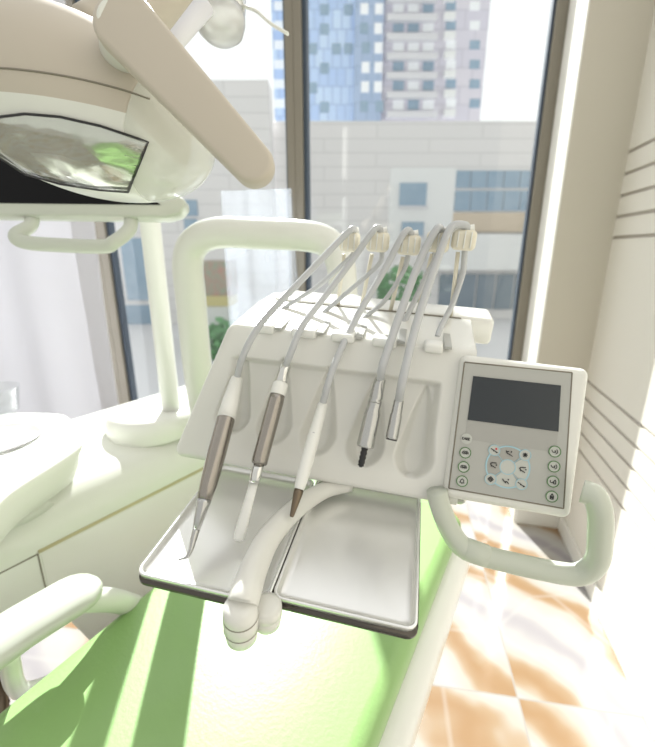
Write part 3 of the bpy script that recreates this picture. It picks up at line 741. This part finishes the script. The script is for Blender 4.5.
# ------------------------------------------------------------------ whips, holders and instruments
heads = [(350, 240), (378, 240), (409, 243), (438, 240), (464, 238)]
HV = .36
bases = [(338, 305), (361, 308), (390, 313), (416, 318), (450, 322)]
mains = [
 [(352, 229, .345), (338, 242, .33), (294, 288, .27), (260, 325, .235), (243, 356, .21)],
 [(375, 229, .345), (353, 259, .33), (326, 295, .29), (302, 327, .24), (290, 355, .215)],
 [(405, 232, .345), (385, 269, .33), (358, 315, .28), (338, 356, .225), (328, 384, .20)],
 [(437, 229, .345), (421, 258, .33), (404, 303, .28), (387, 352, .225), (382, 368, .21)],
 [(464, 225, .355), (450, 229, .345), (436, 264, .32), (417, 322, .26), (403, 378, .20)]]
returns = [
 [(354, 252, .37), (345, 262, .37), (318, 286, .36), (278, 312, .33), (268, 322, .30)],
 [(382, 254, .37), (377, 266, .37), (350, 290, .36), (318, 318, .33), (308, 330, .29)],
 [(408, 256, .37), (404, 270, .37), (385, 300, .36), (362, 320, .33), (352, 334, .29)],
 [(435, 254, .37), (430, 268, .37), (415, 300, .36), (402, 326, .33), (392, 342, .29)],
 [(464, 262, .37), (462, 276, .37), (452, 305, .36), (442, 325, .33), (437, 338, .29)]]
names = ['leftmost', 'second from left', 'middle', 'second from right', 'rightmost']
for i in range(5):
    hx, hy = heads[i]
    c = onv(hx, hy, HV); cu, cw = (c-O).dot(U), (c-O).dot(W)
    b_ = onv(*bases[i], .375)
    wr = build('whip_rod', tube([b_, onv(hx-6, hy+14, HV+.01)], .0032, 10), M['rod'], du)
    wd_ = .017 if i else .015
    build('whip_head', merge(box(cu-wd_, cu+wd_, HV-.013, HV+.013, cw-.017, cw+.012, L)), M['rod'], wr, bevel=.007, seg=3)
    build('whip_clip', merge(tube([L(cu-.009, HV-.0145, cw+.010), L(cu-.009, HV-.0145, cw-.012)], .001, 6), tube([L(cu, HV-.0145, cw+.011), L(cu, HV-.0145, cw-.013)], .001, 6),
          tube([L(cu+.009, HV-.0145, cw+.010), L(cu+.009, HV-.0145, cw-.012)], .001, 6), lathe(L(cu-.004, HV, cw+.011), L(cu+.012, HV, cw+.015), [(0, .005), (1, .005)], 10)), M['white'], wr)

def hose_parts(T, i, endpt, rad=.0048):
    pts = [onv(*p) for p in mains[i]] + [endpt]
    pts = [onv(heads[i][0]+4, heads[i][1]-8, .36)] + pts
    build('hose', tube(spline(pts, 8), rad, 12), M['hose'], T)
    r = [onv(heads[i][0]+1, heads[i][1]+6, .37)] + [onv(*p) for p in returns[i]]
    build('hose', tube(spline(r, 8), rad*.78, 10), M['hose'], T)
def fpt(px, py, off): return onf(px, py, off)
IG = 'instruments on the console'
# 1 hooked scaler
a, e_ = fpt(237, 378, .010), onw(190.5, 551, .026); b_ = a.lerp(e_, .75); t1 = a.lerp(e_, .90)
T = thing('scaler_handpiece', 'thick grey-brown scaler handpiece with a hooked metal tip, leftmost on the console', 'dental handpiece', b_, RU)
d = b_-a; f1 = .37
hose_parts(T, 0, a+d*.02)
col = a+d*f1
build('collar', lathe(a, col, [(0, .0075), (.02, .0085), (.5, .0110), (.52, .0115), (.72, .0118), (1, .0128)], 28), M['white'], T)
build('grip', lathe(a+d*(f1-.06), b_, [(0, .0115), (.1, .0122), (.5, .0122), (.85, .0108), (1, .0085)], 28), M['darkmetal'], T)

nz = build('nozzle', lathe(b_, t1, [(0, .0086), (.15, .0086), (.2, .0078), (1, .0045)], 24), M['satin'], T)
hk = spline([t1, a.lerp(e_, .95), e_, onw(186, 557.5, .021), onw(178.5, 560, .017)], 5)
build('tip', tube(hk, [.0044-.0032*(k/(len(hk)-1)) for k in range(len(hk))], 12), M['satin'], T, label='hooked metal tip')
# 2 curing light with flat spatula
a, e1 = fpt(286, 364, .010), onw(238.0, 541, .018); b_ = a.lerp(e1, .60)
T = thing('curing_light', 'warm grey handpiece ending in a long white flat spatula, second from left', 'dental handpiece', b_, RU)
d = b_-a; hose_parts(T, 1, a+d*.03)
build('neck', lathe(a, a+d*.22, [(0, .0062), (.1, .0078), (1, .0088)], 24), M['chrome'], T)
build('band', lathe(a+d*.20, a+d*.34, [(0, .0090), (.1, .0108), (.85, .0108), (1, .0098)], 24), M['white'], T)
build('grip', lathe(a+d*.32, b_, [(0, .0102), (.1, .0108), (.9, .0106), (.97, .0106), (1, .0096)], 24), M['darkmetal'], T)
c = a.lerp(e1, .705)
build('light_head', tube([b_-d*.02, b_.lerp(c, .5), c], [.0075, .0072, .0070], 16, .75, True, NF), M['chrome'], T)

pp = [c, c.lerp(e1, .3), c.lerp(e1, .7), c.lerp(e1, .9), c.lerp(e1, .97), e1]
build('spatula', tube(pp, [.0058, .0062, .0072, .0072, .0062, .003], 18, .45, True, NF), M['white'], T, label='flat white spatula')
# 3 slim white syringe
a, e1 = fpt(323, 403, .010), onw(291.5, 517, .046); b_ = a.lerp(e1, .79)
T = thing('syringe_handpiece', 'slim white tapered handpiece with a dark bronze nozzle, middle one on the console', 'dental handpiece', b_, RU)
d = b_-a; hose_parts(T, 2, a+d*.02)
build('grip', lathe(a, b_, [(0, .0055), (.02, .0068), (.3, .0080), (.32, .0076), (.34, .0080), (.42, .0086), (.8, .0084), (.97, .0068), (1, .0055)], 28), M['white'], T)
build('button_dot', lathe(a+d*.36+NF*.0075, a+d*.36+NF*.0088, [(0, .0022), (1, .0018)], 12), M['hose'], T)
c = e1
build('nozzle', lathe(b_-d*.01, c, [(0, .0062), (.15, .0060), (.95, .0028), (1, .002)], 20), M['bronze'], T, label='dark bronze nozzle')
# 4 bare motor
a, b_ = fpt(380.5, 378, .012), fpt(365, 447, .017)
T = thing('motor_handpiece', 'bare silver motor handpiece with black threaded stub, in the fourth recess', 'dental handpiece', b_, RU)
d = b_-a; hose_parts(T, 3, a+d*.03, .0056)
build('connector', lathe(a, a+d*.36, [(0, .0062), (.04, .0075), (.8, .0092), (.86, .0080), (.9, .0094), (1, .0094)], 28), M['satin'], T)
build('motor_body', lathe(a+d*.34, b_, [(0, .0085), (.06, .0094), (.14, .0088), (.18, .0096), (.3, .0112), (.9, .0118), (.97, .0118), (1, .0108)], 32), M['satin'], T)
c = fpt(360.5, 467, .018)
pr2 = []
for k in range(14): pr2.append((k/14, .0046 if k % 3 else .0036))
pr2 += [(.94, .0028), (1, .002)]
build('threaded_stub', lathe(b_-d*.01, c, pr2, 20), M['black'], T, label='black threaded stub')
# 5 empty coupling
a, b_ = fpt(399, 400, .012), fpt(391.5, 439, .017)
T = thing('hose_coupling', 'short silver empty hose coupling, rightmost beside the free recess', 'dental handpiece', b_, RU)
d = b_-a; hose_parts(T, 4, a+d*.03, .0056)
build('sleeve', lathe(a, b_, [(0, .0060), (.05, .0068), (.35, .0072), (.4, .0080), (.95, .0084), (1, .0080)], 28), M['satin'], T)
build('socket', lathe(b_-d*.02, b_+d*.03, [(0, .0080), (1, .0072)], 24), M['black'], T, label='black open socket')

# ------------------------------------------------------------------ operating lamp
DL = .58
lt = radians(-20.2)
LX = cdir(cos(lt), sin(lt), 0); LY = cdir(-sin(lt), cos(lt), 0); LZ = -FW
lc = cp(72, 107.5, DL)
sx, sy, sz = 148/FPX*DL, 77.5/FPX*DL, .12
lamp = thing('operating_lamp', 'cream oval operating lamp with faceted reflector and beige grip, upper left', 'dental lamp', lc)
Xc = .655
def ell(nu_=64, nv=40, x0=-1, x1=1, k=1.0):
    vs, fs_, mi = [], [], []
    for i in range(nu_+1):
        x = x0+(x1-x0)*i/nu_; r = math.sqrt(max(0, 1-x*x))
        for j in range(nv):
            a = 2*pi*j/nv; vs.append(lc + LX*(x*sx*k) + LY*(sin(a)*r*sy*k) + LZ*(cos(a)*r*sz*k))
    for i in range(nu_):
        for j in range(nv):
            fs_.append((i*nv+j, i*nv+(j+1) % nv, (i+1)*nv+(j+1) % nv, (i+1)*nv+j))
            fcn = (vs[i*nv+j]+vs[(i+1)*nv+(j+1) % nv])/2
            mi.append(0 if (fcn-LA).dot(LN) > 0 else 1)
    if x1 < 1: fs_.append(tuple(nu_*nv+j for j in range(nv))); mi.append(1)
    return vs, fs_, mi
# reflector window: patch of the housing inside the traced outline
def onell(px, py, k=1.0):
    r = ray(px, py); oo = CAM-lc
    def g(v): return Ve((v.dot(LX)/(sx*k), v.dot(LY)/(sy*k), v.dot(LZ)/(sz*k)))
    o_, d_ = g(oo), g(r); A2 = d_.dot(d_); B2 = 2*o_.dot(d_); C2 = o_.dot(o_)-1; ds = B2*B2-4*A2*C2
    t_ = (-B2-math.sqrt(max(ds, 0)))/(2*A2); return CAM+r*t_
LA = onell(-10, 91); LB = onell(152, 121); LN = (LB-LA).cross(FW+UPV*.12).normalized()
if LN.dot(UPV) < 0: LN = -LN
hs = build('housing', ell(64, 64, -1, Xc), [M['beige'], M['pale']], lamp, label='beige and pale green lamp housing')
bm = bmesh.new(); bm.from_mesh(hs.data)
bmesh.ops.bisect_plane(bm, geom=bm.verts[:]+bm.edges[:]+bm.faces[:], dist=1e-6, plane_co=LA-lc, plane_no=LN)
for f in bm.faces: f.material_index = 0 if (f.calc_center_median()-(LA-lc)).dot(LN) > 0 else 1
bm.to_mesh(hs.data); bm.free()
# seam around the lid
ps = [onell(x, y, 1.003) for x, y in [(p.x, p.y) for p in spline([(-45, 69, 0), (0, 68, 0), (40, 72, 0), (80, 79, 0), (120, 89, 0), (150, 99, 0)], 8)]]
build('lid_seam', tube(ps, .0011, 8), M['seam'], lamp)
# clear end shield
vs, fs_, _ = ell(24, 48, Xc-.01, .995, 1.004)
build('shield', (vs, fs_), M['shield'], lamp, label='clear plastic end shield')
top = [(-40, 140), (-20, 124), (0, 117), (25, 114), (60, 117), (100, 126), (148, 142)]
bot = [(-40, 142), (-20, 150), (0, 158), (25, 174), (60, 184), (100, 190), (128, 192)]
def interp(P, q):
    x = q*(len(P)-1); i = min(int(x), len(P)-2); f_ = x-i; return (P[i][0]*(1-f_)+P[i+1][0]*f_, P[i][1]*(1-f_)+P[i+1][1]*f_)
NX, NY = 40, 16
def patch(k, facet=0):
    vs, fs_ = [], []; rnd = random.Random(11)
    for i in range(NX+1):
        for j in range(NY+1):
            A1, B1 = interp(top, i/NX), interp(bot, i/NX); q = j/NY
            kk = k - (facet*rnd.random() if 0 < i < NX and 0 < j < NY else 0)
            vs.append(onell(A1[0]*(1-q)+B1[0]*q, A1[1]*(1-q)+B1[1]*q, kk))
    for i in range(NX):
        for j in range(NY): a = i*(NY+1)+j; fs_.append((a, a+1, a+NY+2, a+NY+1))
    return vs, fs_
M['facet'] = noisy(mat('faceted_mirror', (.88, .90, .89), .16, .8), 16, 0, bump=.8, detail=1, stretch=(1, 1, 2))
rf = build('reflector', patch(1.004), M['facet'], lamp, label='faceted mirror reflector')
build('lens_cover', patch(1.03), M['clear'], lamp, label='clear lens cover')
bd = [onell(*interp(top, i/30), 1.02) for i in range(31)] + [onell(148-20*q, 142+50*q, 1.02) for q in (.25, .5, .75, 1)] + [onell(*interp(bot, 1-i/30), 1.02) for i in range(31)]
build('lens_rim', tube(bd, .0016, 8), M['black'], lamp)
# hub and flat bar grip
ga, gb = cp(126, 26, .44), cp(254, 166, .44)
hub = build('grip_hub', lathe(onell(124, 58, .9), ga-FW*.0, [(0, .026), (.6, .027), (1, .028)], 32), M['pale'], lamp, bevel=.004)
pp = [ga.lerp(gb, i/12) for i in range(13)]
def bar(A, B, r0, r1, th):
    dd = (B-A).normalized(); sd_ = dd.cross(FW).normalized(); poly = []
    for k in range(17): a = pi/2+pi*k/16; poly.append(A+dd*(cos(a)*r0)+sd_*(sin(a)*r0))
    for k in range(17): a = -pi/2+pi*k/16; poly.append(B+dd*(cos(a)*r1)+sd_*(sin(a)*r1))
    n_ = len(poly); vs = [p-FW*th/2 for p in poly]+[p+FW*th/2 for p in poly]
    return vs, [tuple(range(n_)), tuple(range(2*n_-1, n_-1, -1))] + [(i, n_+i, n_+(i+1) % n_, (i+1) % n_) for i in range(n_)]
build('grip', bar(ga, gb, .0315, .0215, .022), M['beige'], lamp, bevel=.006, seg=4, label='flat beige grip bar')
# lid stripes and arm
la = spline([cp(95, 40, .66), cp(135, 15, .68), cp(180, -20, .7), cp(230, -70, .72)], 6)
build('lamp_arm', tube(la, .045, 24), M['beige'], lamp)
jb = build('joint_housing', lathe(cp(170, 48, .63), cp(205, 5, .64), [(0, .010), (.2, .013), (1, .015)], 20), M['balc'], lamp)
# second small joint with clear cap and lever
jt = thing('lamp_joint', 'small metallic joint with a clear cap and white lever, top left of the mullion', 'lamp joint', cp(221, 10, .75))
jA, jB = cp(222, -45, .75), cp(220, 38, .75)
build('joint_body', lathe(jA, cp(221, 14, .75), [(0, .043), (.9, .043), (1, .041)], 32), M['chrome'], jt)
build('clear_cap', lathe(cp(221, 13, .75), jB, [(0, .0425), (.3, .0435), (.7, .040), (.92, .030), (1, .012)], 32), M['milky'], jt)
build('lever', tube(spline([cp(243, 6, .75), cp(256, 11, .75), cp(270, 23, .75), cp(288, 34, .75)], 6), [.0055]*19, 12, .5, True, (0, 0, 1)), M['white'], jt)

# ------------------------------------------------------------------ monitor on the pole
DM = 1.0
MR, MU_ = RT, UPV
def mp(px, py, dz=0): return cp(px, py, DM) - FW*dz
mo = thing('monitor', 'black-screened monitor with pale frame hanging behind the operating lamp', 'monitor', mp(60, 210))
scl = DM/FPX
def mfn(px, py, dz): return cp(px, py, DM)-FW*dz
def mprism(poly, z0, z1): return prism([(x, y) for x, y in poly], lambda x, y, z: mfn(x, y, z), z0, z1)
fr = [(-220, 110), (90, 110), (112, 186), (178, 196), (186, 201), (186, 208), (180, 215), (168, 219), (-220, 214)]
build('frame', mprism(fr, -.03, .012), M['handle'], mo, bevel=.006)
build('screen', mprism([(-205, 125), (80, 125), (112, 188), (141, 191), (163, 207), (-205, 203)], .0115, .0135), M['monitor'], mo, smooth=False)
hh = spline([mfn(30, 214, -.01), mfn(30, 226, .0), mfn(22, 238, .02), mfn(32, 245, .02), mfn(70, 248, .02), mfn(108, 249, .02), mfn(118, 245, .02), mfn(129, 230, 0), mfn(130, 214, -.01)], 6)
build('handle', tube(hh, .0165, 18, .8, True, FW), M['handle'], mo)
build('mount', tube([mfn(60, 150, -.03), PBX+Ve((0, 0, .75))], .03, 16), M['white'], mo)
